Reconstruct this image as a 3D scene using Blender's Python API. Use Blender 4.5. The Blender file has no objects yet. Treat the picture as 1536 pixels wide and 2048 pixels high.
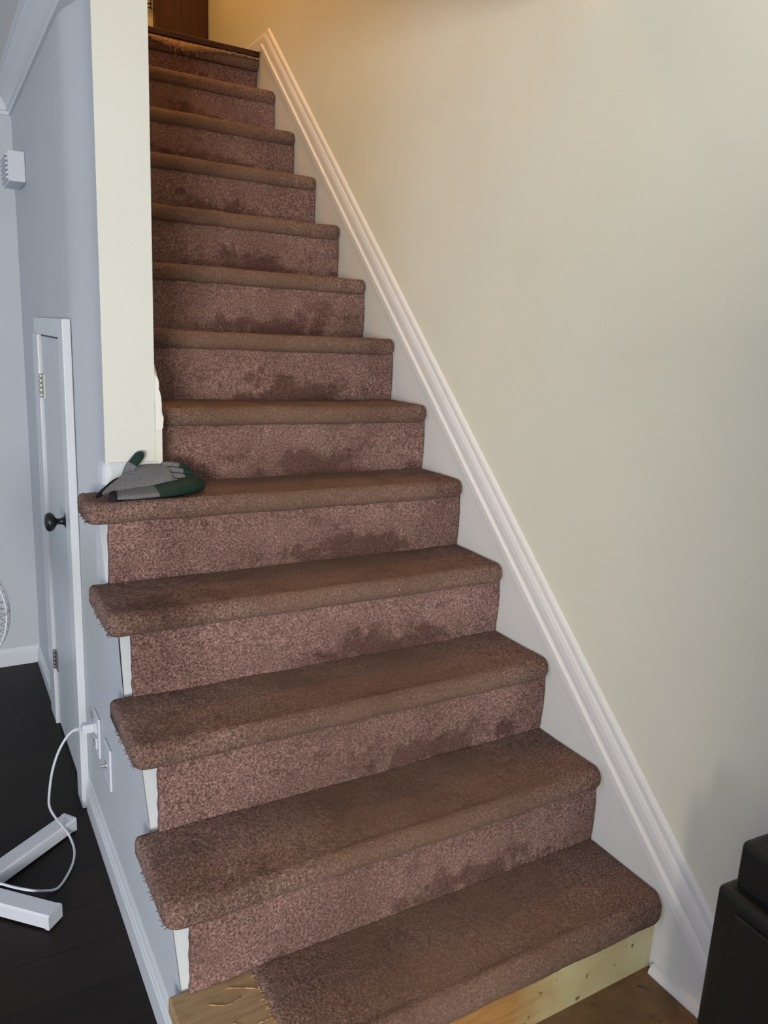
import bpy, bmesh, math, random
from mathutils import Vector, Matrix, noise
random.seed(7)
S = bpy.context.scene
C = S.collection

# ------------------------------------------------------------------ camera
cam_d = bpy.data.cameras.new('camera'); cam = bpy.data.objects.new('camera', cam_d); C.objects.link(cam)
Rt = Vector((0.86517338, -0.49920332, 0.04765572)); Up = Vector((0.07120817, 0.21636549, 0.97371216)); Fw = Vector((0.49639139, 0.83903637, -0.22274101))
M = Matrix.Identity(4)
for k in range(3):
    M[k][0] = Rt[k]; M[k][1] = Up[k]; M[k][2] = -Fw[k]; M[k][3] = (-0.32802685, -0.93828138, 1.3445862)[k]
cam.matrix_world = M
cam_d.sensor_fit = 'HORIZONTAL'; cam_d.sensor_width = 36.0; cam_d.lens = 1552.12 / 1536 * 36.0
cam_d.clip_start = 0.02
S.camera = cam

# ------------------------------------------------------------------ world, lights, exposure
w = bpy.data.worlds.new('world'); S.world = w; w.use_nodes = True
w.node_tree.nodes['Background'].inputs[0].default_value = (0.62, 0.78, 1.0, 1)
w.node_tree.nodes['Background'].inputs[1].default_value = 0.6
S.view_settings.view_transform = 'Standard'; S.view_settings.look = 'None'
S.view_settings.gamma = 1.0; S.view_settings.use_curve_mapping = False
S.view_settings.exposure = 0.0

def area(name, loc, target, sx, sy, power, col):
    d = bpy.data.lights.new(name, 'AREA'); d.shape = 'RECTANGLE'; d.size = sx; d.size_y = sy
    d.energy = power; d.color = col
    o = bpy.data.objects.new(name, d); C.objects.link(o); o.location = loc
    o.rotation_euler = (Vector(target) - Vector(loc)).to_track_quat('-Z', 'Y').to_euler()
    return o
# daylight through the window behind the camera and the window on the far left
area('daylight_front', (-2.10, -3.66, 1.10), (-1.30, 0, 1.15), 1.2, 1.1, 182, (1.0, 0.97, 0.87))
area('daylight_left', (-3.75, -0.90, 1.15), (0, -0.90, 1.0), 1.8, 1.4, 32, (0.26, 0.44, 1.0))
# warm ceiling lamp over the upper landing
def point(name, loc, power, col, r):
    d = bpy.data.lights.new(name, 'POINT'); d.energy = power; d.color = col; d.shadow_soft_size = r
    o = bpy.data.objects.new(name, d); C.objects.link(o); o.location = loc; return o
point('landing_lamp_light', (0.50, 2.45, 4.65), 46, (1.0, 0.50, 0.16), 0.10)

# ------------------------------------------------------------------ dimensions
R = 0.19; G = 0.20806; W = 0.9727
XW = -0.015          # face of the wall below the stairs
XP = 0.1375          # stair side of the left wall
YP = 0.95            # front of the left wall above step five
ZC = 2.095           # ceiling downstairs
ZU = 4.85            # ceiling upstairs
YB = 2.25            # back wall of the room
YL = 3.20            # back wall of the landing
NS = 12
ZL = 13 * R
RK = 0.925; RB = 0.217; RT = 0.347   # rake moulding: slope, lower and upper intercept

# ------------------------------------------------------------------ materials
def mat(name, col, rough=0.6, spec=0.3, metal=0.0):
    m = bpy.data.materials.new(name); m.use_nodes = True
    b = m.node_tree.nodes['Principled BSDF']
    b.inputs['Base Color'].default_value = (*col, 1); b.inputs['Roughness'].default_value = rough
    b.inputs['Specular IOR Level'].default_value = spec; b.inputs['Metallic'].default_value = metal
    return m
def nd(m, t, **k):
    n = m.node_tree.nodes.new(t)
    for a, v in k.items(): setattr(n, a, v)
    return n
def lk(m, a, b): m.node_tree.links.new(a, b)
def coord(m, scale=(1, 1, 1)):
    tc = nd(m, 'ShaderNodeTexCoord'); mp = nd(m, 'ShaderNodeMapping'); mp.inputs['Scale'].default_value = scale
    lk(m, tc.outputs['Object'], mp.inputs['Vector']); return mp.outputs['Vector']
def noi(m, vec, scale, detail=3, rough=0.5):
    n = nd(m, 'ShaderNodeTexNoise'); n.inputs['Scale'].default_value = scale; n.inputs['Detail'].default_value = detail
    n.inputs['Roughness'].default_value = rough; lk(m, vec, n.inputs['Vector']); return n.outputs['Fac']
def ramp(m, fac, stops):
    r = nd(m, 'ShaderNodeValToRGB'); e = r.color_ramp.elements
    while len(e) < len(stops): e.new(0.5)
    for q, (p, c) in zip(e, stops):
        q.position = p; q.color = (*c, 1) if len(c) == 3 else c
    lk(m, fac, r.inputs['Fac']); return r.outputs['Color']
def mixc(m, fac, a, b, mode='MIX'):
    x = nd(m, 'ShaderNodeMix', data_type='RGBA', blend_type=mode)
    if isinstance(fac, float): x.inputs[0].default_value = fac
    else: lk(m, fac, x.inputs[0])
    for i, v in ((6, a), (7, b)):
        if isinstance(v, tuple): x.inputs[i].default_value = (*v, 1)
        else: lk(m, v, x.inputs[i])
    return x.outputs[2]
def bump(m, fac, strength, dist=0.002):
    b = nd(m, 'ShaderNodeBump'); b.inputs['Strength'].default_value = strength; b.inputs['Distance'].default_value = dist
    lk(m, fac, b.inputs['Height']); lk(m, b.outputs['Normal'], m.node_tree.nodes['Principled BSDF'].inputs['Normal'])
def base(m, c): lk(m, c, m.node_tree.nodes['Principled BSDF'].inputs['Base Color'])

def paint(name, col, rough=0.5):
    m = mat(name, col, rough, 0.25)
    v = coord(m); f = noi(m, v, 3.0, 4)
    base(m, ramp(m, f, [(0.3, tuple(x * 0.975 for x in col)), (0.7, tuple(min(1, x * 1.02) for x in col))]))
    bump(m, noi(m, v, 260, 2), 0.10, 0.001)
    return m
M_wall = paint('cream_wall_paint', (0.81, 0.79, 0.665), 0.55)
M_room = paint('blue_shaded_wall_paint', (0.475, 0.51, 0.565), 0.55)  # blue, dim light of the left side is mixed into this paint
M_end = paint('wall_end_paint', (0.695, 0.70, 0.675), 0.55)  # light balance put into the colour: toned down where window light is strong
M_ceil = paint('ceiling_paint', (0.72, 0.73, 0.72), 0.7)
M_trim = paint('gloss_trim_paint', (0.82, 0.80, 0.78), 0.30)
M_trim_room = paint('blue_shaded_trim_paint', (0.60, 0.63, 0.69), 0.32)  # copy of the trim paint with the left side's blue shade in it
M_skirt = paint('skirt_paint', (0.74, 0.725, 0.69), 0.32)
M_white = mat('white_plastic', (0.58, 0.60, 0.68), 0.38, 0.35)  # white darkened and blued to carry the dim light at the left
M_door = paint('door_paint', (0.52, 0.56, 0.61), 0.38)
M_black = mat('black_plastic', (0.012, 0.014, 0.014), 0.42, 0.35)
M_blackmetal = mat('black_metal', (0.010, 0.012, 0.012), 0.30, 0.5)
M_chrome = mat('hinge_metal', (0.50, 0.49, 0.47), 0.40, 0.5, 0.8)
M_darkhinge = mat('tarnished_hinge_metal', (0.20, 0.19, 0.22), 0.45, 0.5, 0.6)
M_slot = mat('socket_slot', (0.05, 0.05, 0.06), 0.6)

def carpet(name, c_lo, c_hi, c_stain, c_wear, sseed, wear_amt, thr, soil=False):
    m = mat(name, c_lo, 0.95, 0.05)
    b = m.node_tree.nodes['Principled BSDF']
    b.inputs['Sheen Weight'].default_value = 0.04
    v = coord(m)
    f1 = noi(m, v, 210, 4, 0.75)
    fine = ramp(m, f1, [(0.36, c_lo), (0.50, tuple((p * 0.55 + q * 0.45) for p, q in zip(c_lo, c_hi))), (0.60, c_hi), (0.70, tuple(q * 1.5 for q in c_hi))])
    f2 = noi(m, v, 38, 4, 0.7)
    fine = mixc(m, 0.45, fine, ramp(m, f2, [(0.35, (0.62, 0.60, 0.62)), (0.65, (1.0, 0.98, 0.98))]), 'MULTIPLY')
    mp = nd(m, 'ShaderNodeMapping'); mp.inputs['Location'].default_value = (sseed, sseed * 1.7, 0.4); mp.inputs['Scale'].default_value = (0.8, 1.0, 1.35)
    lk(m, v, mp.inputs['Vector'])
    f3 = noi(m, mp.outputs['Vector'], 7.5, 4, 0.62)
    st = ramp(m, f3, [(thr, (0, 0, 0)), (thr + 0.10, (0.85, 0.85, 0.85))])
    c = mixc(m, st, fine, mixc(m, 0.75, fine, c_stain, 'MULTIPLY'))
    f5 = noi(m, v, 4.2, 3, 0.55)          # broad crushed and upright pile
    c = mixc(m, 1.0, c, ramp(m, f5, [(0.34, (0.74, 0.71, 0.70)), (0.62, (1.12, 1.12, 1.13))]), 'MULTIPLY')
    if soil:
        def mth(op, a, b=None, c_=None):
            n = nd(m, 'ShaderNodeMath', operation=op)
            for i_, q in enumerate((a, b, c_)):
                if q is None: continue
                if isinstance(q, (int, float)): n.inputs[i_].default_value = q
                else: lk(m, q, n.inputs[i_])
            return n.outputs[0]
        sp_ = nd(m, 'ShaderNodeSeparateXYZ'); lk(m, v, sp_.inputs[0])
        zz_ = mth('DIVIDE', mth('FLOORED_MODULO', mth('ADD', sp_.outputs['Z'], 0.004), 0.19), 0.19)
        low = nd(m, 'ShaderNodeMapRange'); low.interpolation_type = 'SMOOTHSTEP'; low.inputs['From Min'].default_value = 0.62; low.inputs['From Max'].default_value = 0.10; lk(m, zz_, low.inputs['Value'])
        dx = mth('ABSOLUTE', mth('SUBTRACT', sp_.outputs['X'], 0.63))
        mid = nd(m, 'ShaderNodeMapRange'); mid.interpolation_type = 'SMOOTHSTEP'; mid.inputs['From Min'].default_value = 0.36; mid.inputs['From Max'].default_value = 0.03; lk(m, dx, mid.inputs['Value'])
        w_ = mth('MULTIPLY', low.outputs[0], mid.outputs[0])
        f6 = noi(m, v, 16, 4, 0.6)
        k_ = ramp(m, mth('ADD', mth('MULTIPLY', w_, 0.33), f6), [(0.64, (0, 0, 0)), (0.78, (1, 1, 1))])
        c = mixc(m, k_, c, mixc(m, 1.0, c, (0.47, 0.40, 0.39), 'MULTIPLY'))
    # matted, soiled path down the middle of the flight
    sx = nd(m, 'ShaderNodeSeparateXYZ'); lk(m, v, sx.inputs[0])
    r = nd(m, 'ShaderNodeMapRange'); r.interpolation_type = 'SMOOTHSTEP'
    r.inputs['From Min'].default_value = 0.46; r.inputs['From Max'].default_value = 0.12
    d = nd(m, 'ShaderNodeMath', operation='SUBTRACT'); d.inputs[1].default_value = 0.53; lk(m, sx.outputs['X'], d.inputs[0])
    a = nd(m, 'ShaderNodeMath', operation='ABSOLUTE'); lk(m, d.outputs[0], a.inputs[0]); lk(m, a.outputs[0], r.inputs['Value'])
    k = nd(m, 'ShaderNodeMath', operation='MULTIPLY'); k.inputs[1].default_value = wear_amt; lk(m, r.outputs[0], k.inputs[0])
    f4 = noi(m, v, 11, 3); k2 = nd(m, 'ShaderNodeMath', operation='MULTIPLY'); lk(m, k.outputs[0], k2.inputs[0]); 
    f4r = ramp(m, f4, [(0.3, (0.6, 0.6, 0.6)), (0.6, (1, 1, 1))]); lk(m, f4r, k2.inputs[1])
    c = mixc(m, k2.outputs[0], c, c_wear)
    # a few pale specks of lint
    vo = nd(m, 'ShaderNodeTexVoronoi'); vo.inputs['Scale'].default_value = 9.0; lk(m, v, vo.inputs['Vector'])
    sp = ramp(m, vo.outputs['Distance'], [(0.018, (1, 1, 1)), (0.024, (0, 0, 0))])
    c = mixc(m, sp, c, (0.50, 0.45, 0.40))
    base(m, c)
    bump(m, f1, 0.9, 0.004)
    return m
M_tread = carpet('carpet_on_treads', (0.095, 0.052, 0.042), (0.36, 0.235, 0.20), (0.55, 0.50, 0.50), (0.205, 0.122, 0.085), 3.1, 0.65, 0.56)
M_riser = carpet('carpet_on_risers', (0.105, 0.052, 0.050), (0.44, 0.28, 0.255), (0.40, 0.30, 0.30), (0.30, 0.175, 0.15), 8.3, 0.20, 0.60, True)

def wood(name, c1, c2, rough, scale=(1, 1, 1), gs=14):
    m = mat(name, c1, rough, 0.35); v = coord(m, scale)
    f = noi(m, v, gs, 6, 0.6); base(m, ramp(m, f, [(0.3, c1), (0.7, c2)])); bump(m, f, 0.12, 0.002); return m
M_doorwood = wood('dark_door_wood', (0.038, 0.013, 0.009), (0.085, 0.028, 0.017), 0.45, (14, 14, 0.8), 6)
M_nosing = wood('dark_nosing_wood', (0.030, 0.012, 0.009), (0.07, 0.028, 0.018), 0.4, (1, 10, 10), 8)
M_ply = wood('bare_plywood', (0.26, 0.165, 0.085), (0.42, 0.29, 0.17), 0.7, (2, 14, 14), 5)
def dirty(m, c, sc=26, thr=0.60, amt=(0.16, 0.10, 0.06)):
    v = coord(m); f = noi(m, v, sc, 5, 0.65)
    st = ramp(m, f, [(thr, (0, 0, 0)), (thr + 0.05, (1, 1, 1))]); base(m, mixc(m, st, c, amt))
# bare bottom riser: yellowed paint on the right turning into raw wood on the left
M_brise = mat('bare_riser_wood', (0.5, 0.4, 0.2), 0.6, 0.3)
v = coord(M_brise); gr = noi(M_brise, coord(M_brise, (2, 14, 14)), 5, 6, 0.6)
wd = ramp(M_brise, gr, [(0.3, (0.30, 0.145, 0.045)), (0.7, (0.43, 0.24, 0.09))])
pt = ramp(M_brise, noi(M_brise, v, 9, 4), [(0.3, (0.52, 0.46, 0.25)), (0.7, (0.66, 0.60, 0.38))])
sx = nd(M_brise, 'ShaderNodeSeparateXYZ'); lk(M_brise, v, sx.inputs[0])
ad = nd(M_brise, 'ShaderNodeMath', operation='ADD'); lk(M_brise, sx.outputs['X'], ad.inputs[0])
ml = nd(M_brise, 'ShaderNodeMath', operation='MULTIPLY'); ml.inputs[1].default_value = 0.22; lk(M_brise, noi(M_brise, v, 7, 4), ml.inputs[0]); lk(M_brise, ml.outputs[0], ad.inputs[1])
mr = nd(M_brise, 'ShaderNodeMapRange'); mr.inputs['From Min'].default_value = 0.68; mr.inputs['From Max'].default_value = 0.82; lk(M_brise, ad.outputs[0], mr.inputs['Value'])
dirty(M_brise, mixc(M_brise, mr.outputs[0], wd, pt), 30, 0.63, (0.14, 0.09, 0.04))
# subfloor at the foot of the stairs: worn brown, dirty
M_sub = mat('worn_brown_subfloor', (0.2, 0.13, 0.08), 0.6, 0.3)
dirty(M_sub, ramp(M_sub, noi(M_sub, coord(M_sub), 12, 6, 0.65), [(0.3, (0.14, 0.075, 0.035)), (0.7, (0.25, 0.15, 0.075))]), 20, 0.60, (0.07, 0.04, 0.022))
# dark plank floor
M_floor = mat('dark_plank_floor', (0.02, 0.013, 0.012), 0.50, 0.22)
v = coord(M_floor)
br = nd(M_floor, 'ShaderNodeTexBrick'); lk(M_floor, v, br.inputs['Vector'])
br.inputs['Color1'].default_value = (0.011, 0.008, 0.0075, 1); br.inputs['Color2'].default_value = (0.018, 0.012, 0.010, 1)
br.inputs['Mortar'].default_value = (0.006, 0.005, 0.005, 1); br.inputs['Scale'].default_value = 1.0; br.inputs['Mortar Size'].default_value = 0.002
br.inputs['Brick Width'].default_value = 1.2; br.inputs['Row Height'].default_value = 0.125; br.offset = 0.37
gr = noi(M_floor, coord(M_floor, (2, 30, 1)), 4, 6, 0.6)
base(M_floor, mixc(M_floor, 0.6, br.outputs['Color'], ramp(M_floor, gr, [(0.3, (0.45, 0.42, 0.42)), (0.7, (1, 1, 1))]), 'MULTIPLY'))
bump(M_floor, gr, 0.15, 0.002)

M_strand = mat('carpet_backing_jute', (0.30, 0.19, 0.10), 0.95, 0.05)
v = coord(M_strand); base(M_strand, ramp(M_strand, noi(M_strand, v, 160, 3), [(0.35, (0.24, 0.125, 0.065)), (0.65, (0.60, 0.38, 0.22))])); bump(M_strand, noi(M_strand, v, 300, 2), 0.8, 0.003)
def fabric(name, a, b):
    m = mat(name, a, 0.9, 0.1); v = coord(m); f = noi(m, v, 420, 2)
    base(m, ramp(m, f, [(0.35, a), (0.65, b)])); bump(m, f, 0.5, 0.001); return m
M_gray = fabric('grey_knit', (0.115, 0.115, 0.13), (0.20, 0.20, 0.225))
M_green = fabric('green_latex', (0.010, 0.028, 0.024), (0.018, 0.046, 0.038))
M_green.node_tree.nodes['Principled BSDF'].inputs['Roughness'].default_value = 0.5
M_hem = fabric('black_hem', (0.012, 0.012, 0.016), (0.030, 0.030, 0.036))

# ------------------------------------------------------------------ mesh helpers
def build(name, bm, m, parent=None, smooth=False, label=None):
    bmesh.ops.recalc_face_normals(bm, faces=bm.faces)
    me = bpy.data.meshes.new(name); bm.to_mesh(me); bm.free()
    for mm in (m if isinstance(m, (list, tuple)) else [m]): me.materials.append(mm)
    if smooth:
        for p in me.polygons: p.use_smooth = True
    o = bpy.data.objects.new(name, me); C.objects.link(o)
    if parent: o.parent = parent; o.matrix_parent_inverse = Matrix.Translation(parent.location).inverted()
    if label: o['label'] = label
    return o
def struct(o): o['kind'] = 'structure'; return o
def thing(name, label, cat, loc, group=None):
    o = bpy.data.objects.new(name, None); C.objects.link(o); o.location = loc; o.empty_display_size = 0.05
    o['label'] = label; o['category'] = cat
    if group: o['group'] = group
    return o
def tag(o, label, cat, group=None):
    o['label'] = label; o['category'] = cat
    if group: o['group'] = group
    return o
def box(bm, a, b, bev=0.0, seg=2, mi=0):
    vs = [bm.verts.new((x, y, z)) for x in (a[0], b[0]) for y in (a[1], b[1]) for z in (a[2], b[2])]
    fs = [bm.faces.new([vs[i] for i in f]) for f in ((0, 1, 3, 2), (4, 6, 7, 5), (0, 4, 5, 1), (2, 3, 7, 6), (0, 2, 6, 4), (1, 5, 7, 3))]
    for f in fs: f.material_index = mi
    if bev > 0:
        ed = list({e for f in fs for e in f.edges})
        bmesh.ops.recalc_face_normals(bm, faces=fs)
        bmesh.ops.bevel(bm, geom=ed, offset=bev, segments=seg, affect='EDGES', profile=0.5)
def sweep(bm, prof, a, b, closed=True):
    """prof: list of points (Vector offsets) swept from point-list builder a to b"""
    va = [bm.verts.new(a(p)) for p in prof]; vb = [bm.verts.new(b(p)) for p in prof]
    n = len(prof)
    for i in range(n if closed else n - 1):
        j = (i + 1) % n; bm.faces.new((va[i], va[j], vb[j], vb[i]))
    if closed:
        bm.faces.new(va); bm.faces.new(list(reversed(vb)))
def loft(bm, rings, caps=True, mi=0):
    vr = [[bm.verts.new(p) for p in r] for r in rings]; n = len(rings[0])
    for A, B in zip(vr, vr[1:]):
        for i in range(n):
            j = (i + 1) % n; f = bm.faces.new((A[i], A[j], B[j], B[i])); f.material_index = mi; f.smooth = True
    if caps:
        for r in (vr[0], vr[-1]):
            f = bm.faces.new(r); f.material_index = mi
def tube(bm, pts, rad, n=10, caps=True, flat=None, mi=0):
    pts = [Vector(p) for p in pts]; rings = []; prev = None
    for i, p in enumerate(pts):
        t = (pts[min(i + 1, len(pts) - 1)] - pts[max(i - 1, 0)]).normalized()
        if prev is None:
            u = t.cross(Vector((0, 0, 1)))
            if u.length < 1e-3: u = t.cross(Vector((0, 1, 0)))
            u.normalize()
        else: u = (prev - t * prev.dot(t)).normalized()
        prev = u; v = t.cross(u); r = rad[i] if isinstance(rad, (list, tuple)) else rad
        ru, rv = (r, r) if flat is None else (r, r * flat)
        rings.append([p + u * math.cos(2 * math.pi * k / n) * ru + v * math.sin(2 * math.pi * k / n) * rv for k in range(n)])
    loft(bm, rings, caps, mi)
def lathe(bm, prof, c, ax, n=28):
    """prof (r, h) turned about axis ax at c"""
    ax = Vector(ax).normalized(); u = ax.orthogonal().normalized(); v = ax.cross(u); c = Vector(c)
    loft(bm, [[c + ax * h + u * math.cos(2 * math.pi * k / n) * r + v * math.sin(2 * math.pi * k / n) * r for k in range(n)] for r, h in prof])
def catmull(pts, k=8):
    P = [Vector(p) for p in pts]; P = [P[0] * 2 - P[1]] + P + [P[-1] * 2 - P[-2]]; out = []
    for i in range(1, len(P) - 2):
        for s in range(k):
            t = s / k; a, b, c, d = P[i - 1:i + 3]
            out.append(0.5 * ((2 * b) + (c - a) * t + (2 * a - 5 * b + 4 * c - d) * t * t + (3 * b - a - 3 * c + d) * t ** 3))
    out.append(P[-2]); return out
def smooth(a, b, x):
    t = max(0.0, min(1.0, (x - a) / (b - a))); return t * t * (3 - 2 * t)

# ------------------------------------------------------------------ setting
bm = bmesh.new(); box(bm, (-3.6, -3.6, -0.1), (XW + 0.05, YB + 0.1, 0.0)); struct(build('floor', bm, M_floor))
bm = bmesh.new(); box(bm, (XW + 0.05, -3.6, -0.1), (W + 0.1, 0.06, 0.0)); struct(build('floor', bm, M_sub))
bm = bmesh.new(); box(bm, (-3.6, -3.6, ZC), (XW, YB + 0.1, ZC + 0.12)); box(bm, (XW, -3.6, ZC), (W, 0.45, ZC + 0.12)); struct(build('ceiling', bm, M_ceil))
bm = bmesh.new(); box(bm, (-1.3, 0.33, ZU), (W + 0.1, YL + 0.1, ZU + 0.1)); struct(build('ceiling', bm, M_ceil))
bm = bmesh.new(); box(bm, (W + 0.002, -3.7, -0.1), (W + 0.12, YL, ZU)); struct(build('wall_right', bm, M_wall))
# wall over the edge of the downstairs ceiling, and upper floor wall left of the stair opening
bm = bmesh.new(); box(bm, (XW - 0.1, 0.33, ZC + 0.12), (W, 0.45, ZU)); struct(build('wall_upper', bm, M_wall))
bm = bmesh.new(); box(bm, (-1.3, 2.65, ZC + 0.12), (-1.2, YL + 0.1, ZU)); box(bm, (-1.2, 2.65, ZC + 0.12), (XP - 0.12, 2.75, ZU)); struct(build('wall_landing_left', bm, M_wall))
# back wall of the room
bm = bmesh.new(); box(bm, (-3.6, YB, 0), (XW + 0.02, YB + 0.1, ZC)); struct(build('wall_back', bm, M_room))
# landing back wall
bm = bmesh.new(); box(bm, (-1.2, YL, ZC + 0.12), (W + 0.12, YL + 0.1, ZU)); struct(build('wall_landing', bm, M_wall))
# window wall behind the camera (opening x -2.0..-0.4, z .65..1.9)
def wall_open(axis, c0, c1, a0, a1, o0, o1, z0, z1):
    bm = bmesh.new()
    for (p, q, r, s) in ((a0, o0, 0, ZC), (o1, a1, 0, ZC), (o0, o1, 0, z0), (o0, o1, z1, ZC)):
        if axis == 'y': box(bm, (p, c0, r), (q, c1, s))
        else: box(bm, (c0, p, r), (c1, q, s))
    return bm
struct(build('wall_front', wall_open('y', -3.7, -3.6, -3.6, W, -2.65, -1.35, 0.55, 1.75), M_wall))
struct(build('wall_left', wall_open('x', -3.7, -3.6, -3.7, YB + 0.1, -1.8, 0.0, 0.45, 1.85), M_wall))
bm = bmesh.new(); box(bm, (-0.15, -1.32, 0), (W, -1.22, 1.42)); box(bm, (-0.17, -1.34, 1.42), (W, -1.20, 1.45), 0.005, 2); struct(build('wall_light_blocker', bm, M_wall))  # unseen wall added behind the camera to shade the lower right
for nm, bxs in (('window_1', [((-2.65, -3.64, 0.55), (-2.60, -3.60, 1.75)), ((-1.40, -3.64, 0.55), (-1.35, -3.60, 1.75)), ((-2.65, -3.64, 0.55), (-1.35, -3.60, 0.6)), ((-2.65, -3.64, 1.70), (-1.35, -3.60, 1.75))]),
                ('window_2', [((-3.66, -1.8, 0.45), (-3.60, -1.74, 1.85)), ((-3.66, -0.06, 0.45), (-3.60, 0, 1.85)), ((-3.66, -1.8, 0.45), (-3.60, 0, 0.51)), ((-3.66, -1.8, 1.79), (-3.60, 0, 1.85)), ((-3.65, -0.92, 0.45), (-3.61, -0.88, 1.85))])):
    bm = bmesh.new()
    for a, b in bxs: box(bm, a, b, 0.004, 1)
    struct(build(nm, bm, M_trim))

# wall beside and below the stairs ------------------------------------------------
def xw(y, z):
    s = smooth(0.60, 0.97, z) * (1.0 - smooth(0.97, 1.17, y)); return XW + 0.035 * s
def ztop(y):
    if y >= YP: return ZC
    i = int(math.floor(y / G + 1e-6)); f = y - i * G       # tread i+1 lies over this stretch
    z0 = max(0.0, i * R - 0.03); z1 = (i + 1) * R - 0.03
    return z0 + (z1 - z0) * min(1.0, f / 0.105)
ys = []
for i in range(5):
    for f in (0.0002, 0.03, 0.07, 0.105, 0.15, G - 0.0002):
        y = i * G + f
        if y < YP: ys.append(y)
ys += [YP - 0.0002]
ys2 = [YP + 0.0, YP + 0.01, 0.98, 1.0, 1.02, 1.04, 1.06, 1.08, 1.10, 1.12, 1.14, 1.17, 1.2, 1.5, 1.9, YB]
bm = bmesh.new()
def cols(yl, top):
    N = 48; prev = None
    for y in yl:
        zt = top(y); col = [bm.verts.new((xw(y, zt * k / N), y, zt * k / N)) for k in range(N + 1)]
        if prev:
            for k in range(N):
                f = bm.faces.new((prev[k], col[k], col[k + 1], prev[k + 1])); f.smooth = True
        prev = col
    return prev
cols(ys, ztop); cols(ys2, lambda y: ZC)
# front face of the wall end, its stair side and upper storey
def quad(*p): bm.faces.new([bm.verts.new(q) for q in p])
zz = [0.94 + (ZC - 0.94) * k / 20 for k in range(21)]
for a, b in zip(zz, zz[1:]): quad((xw(YP, a), YP, a), (XP, YP, a), (XP, YP, b), (xw(YP, b), YP, b))
x1 = xw(YP, 2)
quad((x1, YP, ZC), (XP, YP, ZC), (XP, YP, ZU), (x1, YP, ZU))
quad((XP, YP, 0.9), (XP, YP, ZU), (XP, 2.75, ZU), (XP, 2.75, 0.9))
quad((XP, 2.75, ZC), (XP, 2.75, ZU), (x1, 2.75, ZU), (x1, 2.75, ZC))
quad((x1, YP, ZC), (x1, YP, ZU), (x1, 2.75, ZU), (x1, 2.75, ZC))
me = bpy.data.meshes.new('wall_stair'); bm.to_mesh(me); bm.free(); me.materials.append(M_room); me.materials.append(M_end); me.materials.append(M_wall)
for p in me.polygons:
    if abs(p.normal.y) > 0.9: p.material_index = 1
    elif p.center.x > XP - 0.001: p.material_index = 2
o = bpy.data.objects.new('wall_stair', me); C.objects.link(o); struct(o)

# plain baseboards ---------------------------------------------------------------
def bb_prof(h, t): return [(0, 0), (t, 0), (t, h * 0.62), (t * 0.8, h * 0.66), (t * 0.8, h * 0.74), (t * 0.55, h * 0.80), (t * 0.35, h * 0.93), (t * 0.15, h), (0, h)]
bm = bmesh.new()
sweep(bm, bb_prof(0.10, 0.012), lambda p: (XW - p[0], -0.0, p[1]), lambda p: (XW - p[0], 1.13, p[1]))
sweep(bm, bb_prof(0.07, 0.012), lambda p: (XW - p[0], 1.79, p[1]), lambda p: (XW - p[0], YB, p[1]))
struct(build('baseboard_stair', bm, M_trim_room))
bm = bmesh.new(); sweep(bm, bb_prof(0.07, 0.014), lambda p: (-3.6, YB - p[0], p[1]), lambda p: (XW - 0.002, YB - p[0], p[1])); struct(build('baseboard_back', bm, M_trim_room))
# crown moulding
cp = [(0, 0), (0.008, 0), (0.010, 0.010), (0.016, 0.014), (0.020, 0.030), (0.030, 0.048), (0.042, 0.060), (0.046, 0.066), (0.054, 0.070), (0.054, 0.077), (0, 0.077)]
cq = [(-0.033, 0)] + cp[1:-1] + [(-0.033, 0.077)]
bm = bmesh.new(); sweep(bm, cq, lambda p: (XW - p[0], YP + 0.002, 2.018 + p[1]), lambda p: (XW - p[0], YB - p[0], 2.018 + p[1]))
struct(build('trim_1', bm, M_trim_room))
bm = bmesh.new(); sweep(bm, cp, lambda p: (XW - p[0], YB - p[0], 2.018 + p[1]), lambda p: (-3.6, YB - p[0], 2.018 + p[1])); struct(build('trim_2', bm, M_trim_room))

# skirt boards and rake mouldings --------------------------------------------------
def skirt(xa, xb, pts):
    bm = bmesh.new(); A = [bm.verts.new((xa, y, z)) for y, z in pts]; B = [bm.verts.new((xb, y, z)) for y, z in pts]
    bm.faces.new(A); bm.faces.new(list(reversed(B)))
    for i in range(len(pts)): j = (i + 1) % len(pts); bm.faces.new((A[i], A[j], B[j], B[i]))
    return bm
rm = lambda y: (RB + RT) / 2 + RK * y
struct(build('trim_3', skirt(W, W + 0.0025, [(-0.29, 0), (0.35, 0), (2.85, 2.3), (2.85, ZL - 0.02), (2.42, ZL - 0.02), (2.38, rm(2.38)), (-0.29, rm(-0.29))]), M_skirt))
rp = [(0.0, 0.0), (0.0, 0.012), (0.04, 0.015), (0.22, 0.0165), (0.25, 0.0160), (0.27, 0.0115), (0.33, 0.0105), (0.45, 0.0125), (0.60, 0.0125), (0.70, 0.010), (0.735, 0.0085), (0.75, 0.0065), (0.78, 0.0085), (0.90, 0.0080), (0.96, 0.0055), (1.0, 0.0015), (1.0, 0.0)]
def rake(sgn, x0, y0, y1, ymit, tk=1.0):
    bm = bmesh.new()
    def P(y, mit): return lambda p: (x0 + sgn * p[1] * tk, y - mit * p[0], RB + RK * (y - mit * p[0]) + p[0] * (RT - RB))
    sweep(bm, rp, P(y0, 0), P(y1, ymit)); return bm
struct(build('trim_4', rake(-1, W + 0.002, -0.234, 2.435, 0.07), M_trim))
struct(build('trim_5', rake(1, XP + 0.0004, YP - 0.002, 2.435, 0.07, 1.2), M_trim))
struct(build('trim_6', skirt(XP + 0.0004, XP + 0.0165, [(YP - 0.001, 0.965), (YP - 0.001, rm(YP)), (2.38, rm(2.38)), (2.38, 2.3), (YP + 0.1, 0.965)]), M_skirt))
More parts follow.
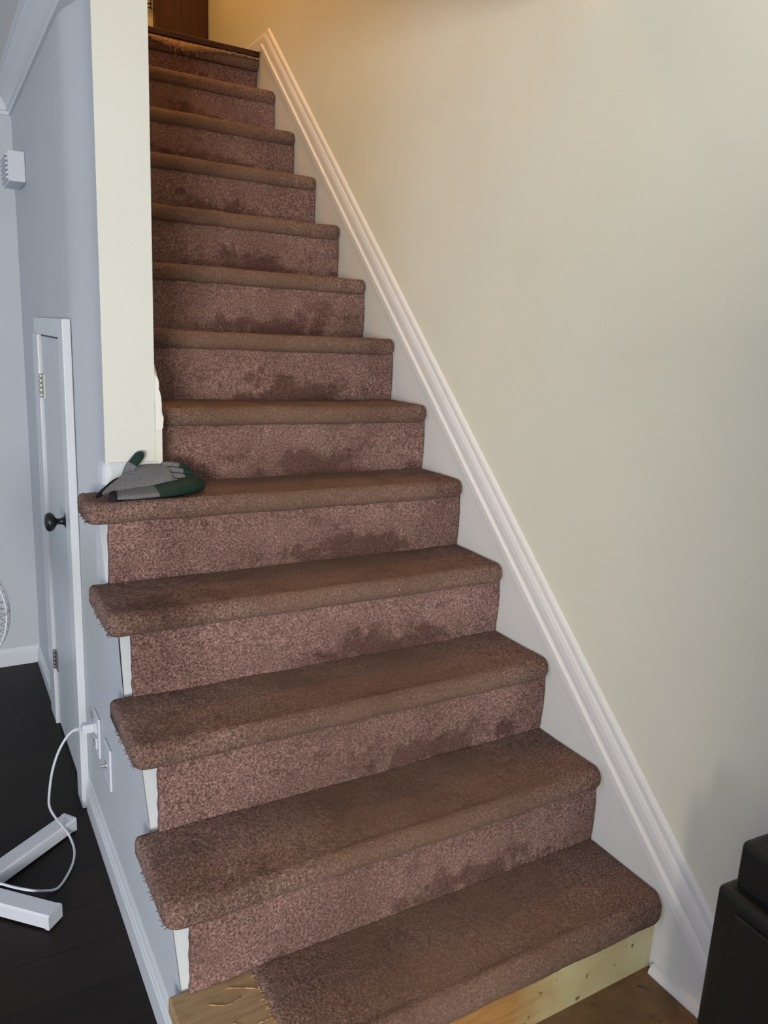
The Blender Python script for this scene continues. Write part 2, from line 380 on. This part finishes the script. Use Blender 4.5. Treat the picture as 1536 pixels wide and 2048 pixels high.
# baseboard on the landing
bm = bmesh.new(); sweep(bm, [(0, 0), (0.012, 0), (0.012, 0.045), (0.006, 0.060), (0, 0.062)], lambda p: (W + 0.006 - p[0], 2.37, ZL + p[1]), lambda p: (W + 0.006 - p[0], YL, ZL + p[1])); struct(build('baseboard_landing', bm, M_trim))
# quarter round at the floor by the right wall
bm = bmesh.new()
qr = [(0, 0)] + [(0.020 * math.cos(a), 0.020 * math.sin(a)) for a in [math.pi / 2 * k / 6 for k in range(7)]]
sweep(bm, qr, lambda p: (W - p[0], -0.70, p[1]), lambda p: (W - p[0], -0.012, p[1])); 
struct(build('baseboard_right', bm, M_trim))
# curved baseboard round the foot of the wall end
bm = bmesh.new()
pp = [(0, 0), (0.010, 0), (0.010, 0.022), (0.0095, 0.034), (0.008, 0.044), (0.0035, 0.052), (0, 0.054)]
path = [((0.020, 0.990), (-1, 0)), ((0.022, 0.958), (-1, 0))] + [((0.023 + 0.008 - 0.008 * math.cos(a) - 0.0, 0.958 - 0.008 * math.sin(a)), (-math.cos(a), -math.sin(a))) for a in (0.4, 0.8, 1.2)] + [((0.031, YP), (0, -1)), ((XP + 0.001, YP), (0, -1))]
rings = []
for (x, y), (nx, ny) in path: rings.append([(x + nx * t, y + ny * t, 0.966 + h) for t, h in pp])
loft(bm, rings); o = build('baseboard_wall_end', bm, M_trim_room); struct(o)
for p in o.data.polygons: p.use_smooth = False

# ------------------------------------------------------------------ staircase
stair = thing('staircase', 'straight staircase covered in worn brown carpet against the right wall', 'stairs', (0.5, 0, 0))
def disp(p, a=0.0012, b=0.0022):
    q = Vector(p)
    return a * (noise.noise(q * 190) + 0.6 * noise.noise(q * 400)) + b * noise.noise(q * 9)
def slab_profile(yb, yf, z, th, r):
    """closed loop in (y, z): top back -> nose -> underside back"""
    pts = []; n = max(2, int((yb - yf - r) / 0.006))
    for k in range(n): pts.append((yb - (yb - yf - r) * k / n, z, 0))
    for k in range(13):
        a = math.pi * k / 12; pts.append((yf + r - r * math.sin(a), z - th / 2 + th / 2 * math.cos(a), 1))
    n = 6
    for k in range(1, n + 1): pts.append((yf + r + (yb - yf - r) * k / n, z - th, 2))
    return pts
def carpet_slab(name, i, xl, xr, m, xl_fun=None, yb=None, drop=0.0, label=None, rl=0.03, rr=0.022):
    z = i * R; yb = (i * G + 0.004) if yb is None else yb; yf = (i - 1) * G - 0.021; th = 0.050 + drop; r = 0.024
    prof = slab_profile(yb, yf, z, th, r)
    nx = int((xr - xl) / 0.006); us = []
    endl = [0, 0.002, 0.005, 0.009, 0.014, 0.020, 0.027, 0.035]; rad = 0.013
    xs = [xl + e for e in endl] + [xl + 0.04 + (xr - xl - 0.08) * k / nx for k in range(nx + 1)] + [xr - e for e in reversed(endl)]
    rings = []
    for x in xs:
        dl, dr = x - xl, xr - x; d = min(dl, dr); rc = rl if dl < dr else rr
        # plan rounding of the front corners
        fy = 0.0 if d >= rc else rc - math.sqrt(max(0, rc * rc - (rc - d) ** 2))
        ins = 0.0 if d >= rad else rad - math.sqrt(max(0, rad * rad - (rad - d) ** 2))
        if dl > dr: ins *= 0.5
        ring = []
        for (y, zz_, kind) in prof:
            t = (yb - y) / (yb - yf); yy = y + fy * t
            c = z - th / 2; h = (zz_ - c) * (1 - ins / (th / 2) * 0.92)
            X = x
            if xl_fun and x < xl_fun and yy > yf + 0.03:
                yy = yf + 0.03 + (yy - yf - 0.03) * (YP - 0.004 - yf - 0.03) / (yb - yf - 0.03)
            p = Vector((X, yy, c + h)); q = disp(p)
            nrm = Vector((0, 0, 1)) if kind == 0 else (Vector((0, -1, 0.2)).normalized() if kind == 1 else Vector((0, 0, -1)))
            # wavy lower edge of the carpet wrapped under the board
            p += nrm * q
            if kind: p.z += 0.004 * noise.noise(Vector((x * 14, i * 3.3, 0))) * (1 if kind == 2 else 0.6)
            # softly worn dip in the middle of each tread
            if kind == 0: p.z -= 0.002 * smooth(0.0, 0.35, d)
            ring.append(p)
        rings.append(ring)
    bm = bmesh.new(); loft(bm, rings); return build(name, bm, m, stair, True, label)
xlo = -0.046
treads = {}
for i in range(1, NS + 1):
    if i == 1:
        carpet_slab('tread_carpet', 1, 0.112, W - 0.002, M_tread, None, drop=0.022, label='lowest tread carpet cut short of the bare board', rl=0.012)
    elif i < 5: carpet_slab('tread_carpet', i, xlo, W - 0.002, M_tread)
    elif i == 5: carpet_slab('tread_carpet', 5, xlo, W - 0.002, M_tread, XP + 0.014)
    else: carpet_slab('tread_carpet', i, XP + 0.018, W - 0.002, M_tread, rl=0.008)
def riser_carpet(i, xl, xr):
    """carpet on the riser standing at the back of tread i-1"""
    y0 = (i - 1) * G; z0 = (i - 1) * R - 0.004; z1 = i * R - 0.044
    if i == 13: z1 = ZL - 0.03
    nx = int((xr - xl) / 0.007); nz = int((z1 - z0) / 0.007); bm = bmesh.new(); F = []
    for k in range(nx + 1):
        col = []
        for j in range(nz + 1):
            x = xl + (xr - xl) * k / nx; z = z0 + (z1 - z0) * j / nz; t = j / nz
            e = 0.003 * noise.noise(Vector((i * 5.1, 0, z * 45))) if k == 0 and xl < 0.1 else 0
            bul = -0.004 * math.sin(math.pi * t) + 0.003 * noise.noise(Vector((x * 5, i * 2.7, z * 9)))
            col.append(bm.verts.new((x + e, y0 + bul - disp((x, y0, z), 0.0014, 0.0), z)))
        F.append(col)
    B = [[bm.verts.new((c.co.x, y0 + 0.012, c.co.z)) for c in col] for col in (F[0], F[-1])]
    for a, b in zip(F, F[1:]):
        for j in range(nz): f = bm.faces.new((a[j], b[j], b[j + 1], a[j + 1])); f.smooth = True
    for j in range(nz):
        bm.faces.new((F[0][j], F[0][j + 1], B[0][j + 1], B[0][j])); bm.faces.new((F[-1][j], F[-1][j + 1], B[1][j + 1], B[1][j]))
    me_o = build('riser_carpet', bm, M_riser, stair); return me_o
for i in range(2, 14):
    riser_carpet(i, 0.0 if i <= 5 else XP + 0.016, W - 0.003)
# white painted riser ends showing left of the carpet on the open steps
for i in range(2, 6):
    y = (i - 1) * G; za = (i - 1) * R - 0.02; zb = i * R - 0.035; bm = bmesh.new()
    xa, xb = xw(y, za) + 0.0008, xw(y + 0.1, zb) + 0.0008
    if i == 5: xa = min(xa, -0.006); xb = min(xb, -0.004)
    P = [(0.14, y + 0.010, za), (xa, y + 0.010, za), (xb, y + 0.105, zb), (0.14, y + 0.105, zb), (0.14, y + 0.13, za), (0.14, y + 0.13, zb), (xa, y + 0.13, za), (xb, y + 0.13, zb)]
    v = [bm.verts.new(p) for p in P]
    for f in ((0, 1, 2, 3), (0, 4, 6, 1), (3, 2, 7, 5), (1, 6, 7, 2), (4, 5, 7, 6), (0, 3, 5, 4)): bm.faces.new([v[k] for k in f])
    build('riser_end', bm, M_trim_room, stair, label='white painted end of a riser beside its carpet')
# bare plywood board of the lowest step and bare bottom riser
bm = bmesh.new(); box(bm, (-0.040, -0.024, R - 0.040), (0.125, G + 0.012, R - 0.006), 0.004, 2)
for vv in bm.verts:
    vv.co.x += 0.0035 * noise.noise(Vector((0, vv.co.y * 30, 1))) if vv.co.x < 0 else 0
build('bare_tread_board', bm, M_ply, stair, label='exposed plywood end of the lowest tread')
bm = bmesh.new(); box(bm, (XW + 0.001, 0.002, 0.0), (W - 0.001, 0.02, R - 0.03), 0.001, 1); build('bare_riser_board', bm, M_brise, stair, label='uncarpeted bottom riser, yellowed paint and raw wood')
bm = bmesh.new()      # the rest of the board under the carpet of the lowest step
box(bm, (0.125, -0.012, R - 0.05), (W - 0.004, G, R - 0.024)); build('bare_tread_board', bm, M_ply, stair)
# torn threads on the bare board
bm = bmesh.new()
for pts in ([(0.06, 0.19, R), (0.09, 0.175, R), (0.115, 0.16, R)], [(0.045, 0.115, R), (0.07, 0.10, R - 0.002), (0.10, 0.095, R), (0.12, 0.10, R)], [(0.02, 0.17, R), (0.05, 0.155, R), (0.075, 0.16, R)]):
    tube(bm, catmull([(x, y, z - 0.005) for x, y, z in pts], 5), 0.0011, 5)
for k in range(70):
    y = -0.02 + 0.22 * random.random(); x = 0.112 + 0.003 * random.random(); L = 0.004 + 0.009 * random.random()
    tube(bm, [(x + 0.004, y, R - 0.006), (x - L * 0.5, y + 0.003 * random.uniform(-1, 1), R - 0.004 - 0.002 * random.random()), (x - L, y + 0.006 * random.uniform(-1, 1), R - 0.009)], 0.0009, 4)
build('torn_threads', bm, M_strand, stair, label='pale torn threads at the cut carpet edge')['kind'] = 'stuff'
# fringe of carpet fibres along the cut left edges
for i in range(2, 6):
    bm = bmesh.new()
    for k in range(46):
        y = (i - 1) * G - 0.01 + (G - 0.03 if i < 5 else 0.12) * random.random(); z = i * R - 0.010 - 0.036 * random.random() ** 0.6
        L = 0.001 + 0.0035 * random.random() ** 2
        tube(bm, [(xlo + 0.006, y, z), (xlo - L * 0.5, y + 0.002 * random.uniform(-1, 1), z - 0.001), (xlo - L, y + 0.003 * random.uniform(-1, 1), z - 0.003 * random.random())], 0.0008, 4)
    build('edge_fringe', bm, M_tread, stair)['kind'] = 'stuff'
# landing: subfloor, dark wood nosing, torn carpet top
bm = bmesh.new(); box(bm, (-1.2, 12 * G - 0.0, ZC + 0.12), (W + 0.006, YL, ZL)); 
struct(build('floor', bm, M_nosing))
bm = bmesh.new(); box(bm, (XP + 0.001, 2.462, ZL - 0.019), (W - 0.001, 2.56, ZL + 0.002), 0.004, 2); build('landing_nosing', bm, M_nosing, stair, label='dark wood strip at the top of the stairs')
bm = bmesh.new(); n = 200; rows = []
for k in range(n + 1):
    x = XP + 0.02 + (W - XP - 0.025) * k / n
    t = (x - 0.50) / (W - 0.50)
    low = 0.012 + 0.030 * math.exp(-((x - 0.64) / 0.13) ** 2) + 0.007 * (noise.noise(Vector((x * 60, 0, 0))) + 0.7 * noise.noise(Vector((x * 170, 3, 0))))
    low = max(0.006, low)
    zt = ZL - 0.019; rows.append([bm.verts.new((x, 2.480, zt)), bm.verts.new((x, 2.470 + 0.002 * noise.noise(Vector((x * 90, 1, 1))), zt - 0.002)), bm.verts.new((x, 2.459 - 0.25 * low + 0.003 * noise.noise(Vector((x * 120, 9, 0))), zt - low * 0.55)), bm.verts.new((x, 2.460 - 0.15 * low + 0.004 * noise.noise(Vector((x * 150, 5, 0))), zt - low)), bm.verts.new((x, 2.480, zt - low * 0.8))])
for a, b in zip(rows, rows[1:]):
    for j in range(4): f = bm.faces.new((a[j], b[j], b[j + 1], a[j + 1])); f.smooth = True
build('frayed_carpet_top', bm, M_strand, stair, label='torn straw coloured carpet edge under the landing strip')
bm = bmesh.new()
for k in range(90):
    x = random.gauss(0.66, 0.09); z = ZL - 0.019 - 0.035; L = 0.006 + 0.012 * random.random()
    if x < 0.42 or x > 0.9: continue
    z += 0.032 * (1 - math.exp(-((x - 0.64) / 0.13) ** 2))
    tube(bm, [(x, 2.460, z + 0.006), (x + 0.002 * random.uniform(-1, 1), 2.456, z - L * 0.4), (x + 0.004 * random.uniform(-1, 1), 2.457, z - L)], 0.0007, 4)
for x, L in ((0.612, 0.055), (0.652, 0.09), (0.662, 0.05), (0.70, 0.03)):
    tube(bm, catmull([(x, 2.458, 2.422), (x + 0.004, 2.455, 2.422 - L * 0.5), (x - 0.003, 2.456, 2.422 - L)], 5), 0.0010, 4)
build('loose_threads', bm, M_strand, stair)['kind'] = 'stuff'
# top carpet, rolled under the nosing
bm = bmesh.new(); rings = []
for k in range(161):
    x = XP + 0.018 + (W - XP - 0.022) * k / 160; ring = []
    for a in range(9):
        t = math.pi * a / 8; y = 2.488 - 0.022 * math.sin(t); z = ZL - 0.045 + 0.026 * math.cos(t)
        ring.append(Vector((x, y - disp((x, y, z)), z)))
    rings.append(ring)
loft(bm, rings); build('tread_carpet', bm, M_tread, stair, True)

# ------------------------------------------------------------------ dark door on the landing
door2 = struct(bpy.data.objects.new('door_2', None)); C.objects.link(door2); door2.location = (0.84, YL, ZL)
bm = bmesh.new(); box(bm, (0.716, YL - 0.045, ZL + 0.004), (0.966, YL - 0.002, 4.45), 0.003, 2)
build('door_panel', bm, M_doorwood, door2)
# wire rack on the landing wall
rack = thing('wire_rack', 'thin dark wire rack hanging on the orange wall beside the dark upstairs door', 'rack', (0.60, YL - 0.04, 2.80))
bm = bmesh.new()
for z in (2.795, 2.812, 2.86, 2.90): tube(bm, [(0.48, YL - 0.012, z), (0.60, YL - 0.012, z - 0.002), (0.712, YL - 0.012, z - 0.006)], 0.0024, 6)
for x in (0.50, 0.58, 0.66, 0.705): tube(bm, [(x, YL - 0.008, 2.785), (x, YL - 0.008, 2.91)], 0.0022, 6)
tube(bm, catmull([(0.69, YL - 0.010, 2.800), (0.70, YL - 0.02, 2.808), (0.705, YL - 0.010, 2.80)], 4), 0.002, 5)
build('wire_frame', bm, M_blackmetal, rack)

# ------------------------------------------------------------------ closet door under the stairs
door1 = struct(bpy.data.objects.new('door_1', None)); C.objects.link(door1); door1.location = (XW, 1.45, 0)
bm = bmesh.new(); box(bm, (XW - 0.007, 1.225, 0.012), (XW + 0.003, 1.675, 1.292), 0.0015, 1)
build('door_panel', bm, M_door, door1)
bm = bmesh.new()
box(bm, (XW - 0.021, 1.143, 0.0), (XW, 1.222, 1.345), 0.003, 2)
box(bm, (XW - 0.018, 1.222, 1.297), (XW, 1.745, 1.345), 0.003, 2)
box(bm, (XW - 0.018, 1.680, 0.0), (XW, 1.800, 1.297), 0.004, 3)
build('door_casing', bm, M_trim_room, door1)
bm = bmesh.new(); box(bm, (XW - 0.006, 1.2225, 1.2925), (XW + 0.001, 1.679, 1.2968)); box(bm, (XW - 0.006, 1.675, 0.01), (XW + 0.001, 1.6797, 1.296)); build('door_gap', bm, M_slot, door1, label='dark gap around the small closet door')
for z0, z1, m, lb in ((1.105, 1.178, M_chrome, 'bright metal hinge'), (0.205, 0.272, M_darkhinge, 'dark tarnished hinge')):
    bm = bmesh.new(); box(bm, (XW - 0.0105, 1.640, z0), (XW - 0.006, 1.676, z1), 0.001, 1)
    for k in range(5):
        a = z0 + (z1 - z0) * k / 5; lathe(bm, [(0.0045, a + 0.001), (0.0055, a + 0.002), (0.0055, a + (z1 - z0) / 5 - 0.002), (0.0045, a + (z1 - z0) / 5 - 0.001)], (XW - 0.0130, 1.6765, 0), (0, 0, 1), 12)
    build('hinge', bm, m, door1, label=lb)
bm = bmesh.new()
lathe(bm, [(0.0, 0.0), (0.028, 0.0), (0.0285, 0.004), (0.022, 0.008), (0.012, 0.013), (0.0085, 0.020), (0.0085, 0.030), (0.013, 0.034), (0.021, 0.038), (0.0255, 0.045), (0.026, 0.051), (0.023, 0.057), (0.015, 0.061), (0.0, 0.063)], (XW - 0.006, 1.275, 0.806), (-1, 0, 0), 32)
build('door_knob', bm, M_blackmetal, door1, True, label='black round door knob')

# ------------------------------------------------------------------ chime box on the wall
ch = thing('door_chime', 'small white box with louvered face high on the blue-lit wall under the crown moulding', 'door chime', (XW, 1.97, 1.80))
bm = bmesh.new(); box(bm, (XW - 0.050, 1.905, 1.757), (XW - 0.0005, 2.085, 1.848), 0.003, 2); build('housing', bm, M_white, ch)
bm = bmesh.new()
for k in range(6): box(bm, (XW - 0.0565, 1.915, 1.765 + k * 0.0135), (XW - 0.049, 2.075, 1.773 + k * 0.0135), 0.001, 1)
build('louver_cover', bm, M_white, ch)

# ------------------------------------------------------------------ wall plates
def plate(name, label, cat, yc, zc, group=None):
    t = thing(name, label, cat, (XW, yc, zc)); bm = bmesh.new()
    box(bm, (XW - 0.0065, yc - 0.036, zc - 0.054), (XW - 0.0002, yc + 0.036, zc + 0.054), 0.0025, 2)
    build('cover_plate', bm, M_white, t); return t
t = plate('electrical_outlet', 'white duplex outlet with a white plug in its upper socket, low on the blue-lit wall', 'outlet', 0.968, 0.318)
for dz in (0.021, -0.021):
    bm = bmesh.new(); box(bm, (XW - 0.0105, 0.951, 0.318 + dz - 0.015), (XW - 0.006, 0.985, 0.318 + dz + 0.015), 0.002, 2); s_ = build('socket', bm, M_white, t)
    bm = bmesh.new()
    for dy in (-0.007, 0.007): box(bm, (XW - 0.0112, 0.968 + dy - 0.0012, 0.318 + dz - 0.003), (XW - 0.0100, 0.968 + dy + 0.0012, 0.318 + dz + 0.006))
    box(bm, (XW - 0.0112, 0.966, 0.318 + dz - 0.011), (XW - 0.0100, 0.970, 0.318 + dz - 0.007))
    o = build('slots', bm, M_slot, None); o.parent = s_; o.matrix_parent_inverse = s_.matrix_world.inverted()
    o.matrix_world = Matrix.Identity(4)
t = plate('cable_jack_plate', 'blank white wall plate with a short metal jack, nearer the baseboard than the outlet', 'wall plate', 0.831, 0.303)
bm = bmesh.new(); lathe(bm, [(0.0, 0.0), (0.0075, 0.0), (0.0075, 0.004), (0.0050, 0.0045), (0.0048, 0.015), (0.004, 0.0155), (0, 0.0155)], (XW - 0.006, 0.831, 0.303), (-1, 0, 0), 16)
build('metal_jack', bm, M_chrome, t)

# ------------------------------------------------------------------ pedestal fan (mostly outside the picture) and its cord
fan = thing('pedestal_fan', 'white pedestal fan at the left edge, cross feet on the dark floor, cord plugged in', 'fan', (-0.335, 0.875, 0))
cx, cy = -0.330, 0.880
def bar(bm, ax, ay, bx, by, wd, z0, z1):
    d = Vector((bx - ax, by - ay)).normalized(); n = Vector((-d.y, d.x)) * wd / 2
    pr = [(-1, z0), (-1, z1 - 0.005), (-0.86, z1), (0.86, z1), (1, z1 - 0.005), (1, z0)]
    sweep(bm, pr, lambda p: (ax + n.x * p[0], ay + n.y * p[0], p[1]), lambda p: (bx + n.x * p[0], by + n.y * p[0], p[1]))
for (ex, ey) in ((-0.085, 1.062), (-0.168, 0.718), (2 * cx + 0.085, 2 * cy - 1.062), (2 * cx + 0.168, 2 * cy - 0.718)):
    bm = bmesh.new(); bar(bm, cx, cy, ex, ey, 0.046, 0.006, 0.040); lg = build('foot_bar', bm, M_white, fan)
    d = Vector((ex - cx, ey - cy)).normalized()
    bm = bmesh.new(); bar(bm, ex - d.x * 0.004, ey - d.y * 0.004, ex + d.x * 0.006, ey + d.y * 0.006, 0.047, 0.004, 0.041); bar(bm, ex - d.x * 0.02, ey - d.y * 0.02, ex - d.x * 0.004, ey - d.y * 0.004, 0.03, 0.0, 0.008)
    o = build('end_cap', bm, M_white, None); o.parent = lg; o.matrix_parent_inverse = Matrix.Translation((0, 0, 0))
    o.matrix_world = Matrix.Identity(4)
bm = bmesh.new(); lathe(bm, [(0.0, 0.03), (0.045, 0.03), (0.045, 0.05), (0.028, 0.07), (0.016, 0.08), (0.0125, 0.09), (0.0125, 0.58), (0.020, 0.59), (0.020, 0.64), (0.0, 0.65)], (cx, cy, 0), (0, 0, 1), 24); build('pole', bm, M_white, fan, True)
hc = Vector((-0.337, 0.880, 0.725)); ax = Vector((-0.55, -0.83, 0.0)).normalized(); u = Vector((0.83, -0.55, 0)).normalized(); vz = Vector((0, 0, 1))
def pol(r, a, h): return hc + ax * h + u * (r * math.cos(a)) + vz * (r * math.sin(a))
bm = bmesh.new(); lathe(bm, [(0, -0.12), (0.03, -0.115), (0.045, -0.09), (0.048, -0.04), (0.04, -0.025), (0, -0.02)], hc, ax, 24); build('motor_housing', bm, M_white, fan, True)
bm = bmesh.new()
Rf = 0.142
for r, h in ((Rf, 0.0), (Rf * 0.97, 0.02), (Rf * 0.97, -0.02), (0.04, 0.045), (0.04, -0.045)): tube(bm, [pol(r, 2 * math.pi * k / 48, h) for k in range(49)], 0.0020 if r > 0.1 else 0.0016, 6)
for k in range(56):
    a = 2 * math.pi * k / 56
    for sg in (1, -1): tube(bm, [pol(0.04, a, 0.045 * sg), pol(0.09, a, 0.042 * sg), pol(Rf * 0.92, a, 0.030 * sg), pol(Rf, a, 0.0)], 0.0009, 4)
build('grille', bm, M_white, fan)
bm = bmesh.new()
for b in range(3):
    a0 = 2 * math.pi * b / 3 - 0.12; g = []
    for i in range(7):
        r = 0.022 + 0.106 * i / 6
        g.append([pol(r, a0 + (j / 6 - 0.5) * (0.75 + 0.35 * math.sin(math.pi * i / 6)), -0.012 + 0.024 * j / 6) for j in range(7)])
    for off in (0, 0.002):
        vs = [[bm.verts.new(p + ax * off) for p in row] for row in g]
        for A, B in zip(vs, vs[1:]):
            for j in range(6): bm.faces.new((A[j], A[j + 1], B[j + 1], B[j]))
lathe(bm, [(0, -0.02), (0.024, -0.02), (0.024, 0.012), (0.016, 0.02), (0, 0.022)], hc, ax, 20)
build('fan_blades', bm, M_white, fan)
# guard tab seen beyond the rim
cord = [(-0.060, 0.968, 0.341), (-0.075, 0.965, 0.340), (-0.092, 0.965, 0.325), (-0.113, 0.965, 0.288), (-0.128, 0.975, 0.232), (-0.136, 0.99, 0.162), (-0.135, 1.005, 0.118), (-0.122, 1.015, 0.078), (-0.107, 1.02, 0.047), (-0.091, 1.015, 0.016), (-0.086, 0.965, 0.0045), (-0.097, 0.913, 0.0035), (-0.121, 0.863, 0.0035), (-0.145, 0.832, 0.004), (-0.172, 0.825, 0.012), (-0.205, 0.80, 0.0435), (-0.238, 0.828, 0.0435), (-0.266, 0.856, 0.0435), (-0.30, 0.87, 0.05), (-0.322, 0.862, 0.09)]
bm = bmesh.new(); tube(bm, catmull(cord, 8), 0.0031, 8); build('power_cord', bm, M_white, fan, True)
bm = bmesh.new(); box(bm, (XW - 0.040, 0.957, 0.327), (XW - 0.0095, 0.979, 0.351), 0.003, 2)
for k in range(4): lathe(bm, [(0.0035, k * 0.0045), (0.006, k * 0.0045 + 0.001), (0.006, k * 0.0045 + 0.0025), (0.0035, k * 0.0045 + 0.0035)], (XW - 0.040, 0.968, 0.340), (-1, 0, 0), 10)
build('plug', bm, M_white, fan)

# ------------------------------------------------------------------ work gloves on the fifth tread
Z5 = 5 * R + 0.001
def ell(c, a, b, n=20, pw=0.75):
    out = []
    for k in range(n):
        t = 2 * math.pi * k / n; ct, st = math.cos(t), math.sin(t)
        out.append(c + a * (abs(ct) ** pw * (1 if ct >= 0 else -1)) + b * (abs(st) ** pw * (1 if st >= 0 else -1)))
    return out
def shell(name, secs, m, parent, ns=0.0015):
    """secs: (centre, half-width vector, half-thickness vector)"""
    bm = bmesh.new(); C0 = catmull([s[0] for s in secs], 5); A0 = catmull([s[1] for s in secs], 5); B0 = catmull([s[2] for s in secs], 5)
    rings = []
    for c, a, b in zip(C0, A0, B0):
        r = ell(c, a, b); rings.append([p + (p - c).normalized() * ns * noise.noise(p * 60) for p in r])
    loft(bm, rings); return build(name, bm, m, parent, True)
V = Vector
# lower glove, lying flat with its coated palm to the right
g1 = thing('work_glove', 'lower grey and green glove lying flat on the fifth tread under the other', 'glove', (0.12, 0.89, Z5), 'work gloves on the fifth tread')
up_ = V((0, 0.30, 1)).normalized()
shell('knit_back', [(V((0.020, 0.860, Z5 + 0.009)), V((0.006, 0.034, 0.003)), V((0, 0, 0.006))), (V((0.06, 0.864, Z5 + 0.011)), V((0.004, 0.042, 0.004)), V((0, 0, 0.008))), (V((0.11, 0.872, Z5 + 0.012)), V((0, 0.046, 0.004)), V((0, 0, 0.009))), (V((0.150, 0.880, Z5 + 0.013)), V((0, 0.045, 0.004)), V((0, 0, 0.010)))], M_gray, g1)
shell('coated_palm', [(V((0.112, 0.872, Z5 + 0.012)), V((0, 0.044, 0.004)), V((0, 0, 0.0088))), (V((0.128, 0.873, Z5 + 0.013)), V((0, 0.048, 0.004)), V((0, 0, 0.0110))), (V((0.165, 0.880, Z5 + 0.016)), V((0, 0.047, 0.004)), V((0, 0, 0.014))), (V((0.205, 0.892, Z5 + 0.018)), V((0, 0.042, 0.004)), V((0, 0, 0.016))), (V((0.232, 0.902, Z5 + 0.017)), V((0, 0.030, 0.004)), V((0, 0, 0.014))), (V((0.243, 0.906, Z5 + 0.015)), V((0, 0.012, 0.002)), V((0, 0, 0.006)))], M_green, g1)
shell('cuff_hem', [(V((0.010, 0.858, Z5 + 0.009)), V((0.004, 0.034, 0.003)), V((0, 0, 0.0065))), (V((0.016, 0.858, Z5 + 0.009)), V((0.004, 0.036, 0.003)), V((0, 0, 0.0080))), (V((0.024, 0.860, Z5 + 0.010)), V((0.004, 0.036, 0.003)), V((0, 0, 0.0078)))], M_hem, g1)
# upper glove: leaning back against the wall end, thumb up, fingers drooping to the right
g2 = thing('work_glove', 'upper grey knit glove leaning on the wall end with its green tipped thumb raised', 'glove', (0.12, 0.93, Z5), 'work gloves on the fifth tread')
ti = V((0, 0.030, 0.020))
shell('knit_back', [(V((0.012, 0.868, Z5 + 0.025)), V((0.022, 0.018, 0.012)), V((0, -0.003, 0.007))), (V((0.045, 0.890, Z5 + 0.033)), V((0.020, 0.026, 0.017)), V((0, -0.004, 0.008))), (V((0.085, 0.905, Z5 + 0.037)), V((0.008, 0.030, 0.021)), V((0, -0.005, 0.009))), (V((0.125, 0.912, Z5 + 0.038)), V((0, 0.030, 0.021)), V((0, -0.005, 0.010))), (V((0.165, 0.915, Z5 + 0.037)), V((-0.004, 0.030, 0.018)), V((0, -0.005, 0.010)))], M_gray, g2)
shell('cuff_hem', [(V((0.003, 0.862, Z5 + 0.024)), V((0.026, 0.022, 0.014)), V((0, -0.003, 0.0085))), (V((0.008, 0.865, Z5 + 0.025)), V((0.026, 0.022, 0.014)), V((0, -0.004, 0.0095))), (V((0.014, 0.868, Z5 + 0.026)), V((0.026, 0.021, 0.014)), V((0, -0.003, 0.0085)))], M_hem, g2)
for k in range(4):
    t = (k - 1.5) / 1.5; yb = 0.914 + 0.026 * t; zb = Z5 + 0.040 + 0.017 * t; L = (0.060, 0.070, 0.072, 0.064)[k]
    bm = bmesh.new(); pts = catmull([(0.150, yb, zb), (0.150 + L * 0.35, yb + 0.002, zb + 0.001), (0.150 + L * 0.75, yb + 0.002, zb - 0.006), (0.150 + L * 1.05, yb, zb - 0.017)], 6)
    n = len(pts); rr = [0.0085 * (1 if q < n - 4 else (0.93, 0.8, 0.58, 0.2)[q - n + 4]) for q in range(n)]
    tube(bm, pts, rr, 12); build('finger', bm, M_gray, g2, True)
    bm = bmesh.new(); pts = pts[-9:]; rr = [x + 0.0007 for x in rr[-9:]]; tube(bm, pts, rr, 12)
    build('fingertip_coating', bm, M_green, g2, True)
bm = bmesh.new(); pts = catmull([(0.062, 0.915, Z5 + 0.040), (0.072, 0.925, Z5 + 0.058), (0.088, 0.930, Z5 + 0.078), (0.103, 0.932, Z5 + 0.094)], 6); n = len(pts)
tube(bm, pts, [0.014 + 0.001 * math.sin(q * 0.3) if q < n - 4 else 0.0135 * (0.95, 0.82, 0.6, 0.2)[q - n + 4] for q in range(n)], 14, flat=0.62); build('thumb', bm, M_gray, g2, True)
bm = bmesh.new(); pp_ = pts[-11:]; tube(bm, pp_, [0.0152 if q < 7 else 0.0148 * (0.95, 0.82, 0.6, 0.2)[q - 7] for q in range(11)], 14, flat=0.66); build('thumb_coating', bm, M_green, g2, True)

# ------------------------------------------------------------------ black bin at the lower right
bn = thing('black_bin', 'tall black box-shaped bin with a raised top, cut off at the lower right corner', 'bin', (0.83, -0.47, 0))
def rotbox(bm, x0, y0, x1, y1, z0, z1, bev, ang=math.radians(-4), c=(0.83, -0.47)):
    b2 = bmesh.new(); box(b2, (x0, y0, z0), (x1, y1, z1), bev, 3)
    ca, sa = math.cos(ang), math.sin(ang)
    for v in b2.verts:
        dx, dy = v.co.x - c[0], v.co.y - c[1]; v.co.x = c[0] + dx * ca - dy * sa; v.co.y = c[1] + dx * sa + dy * ca
    me = bpy.data.meshes.new('t'); b2.to_mesh(me); b2.free(); bm.from_mesh(me); bpy.data.meshes.remove(me)
bm = bmesh.new(); rotbox(bm, 0.715, -0.66, 0.945, -0.285, 0.0, 0.50, 0.012); build('body', bm, M_black, bn)
bm = bmesh.new(); rotbox(bm, 0.708, -0.64, 0.716, -0.325, 0.03, 0.475, 0.003); build('side_panel', bm, M_black, bn)
bm = bmesh.new(); rotbox(bm, 0.737, -1.35, 0.935, -0.298, 0.495, 0.583, 0.012); 
build('lid', bm, M_black, bn)
bm = bmesh.new(); rotbox(bm, 0.760, -0.62, 0.915, -0.33, 0.580, 0.586, 0.003); build('lid_recess', bm, M_black, bn)
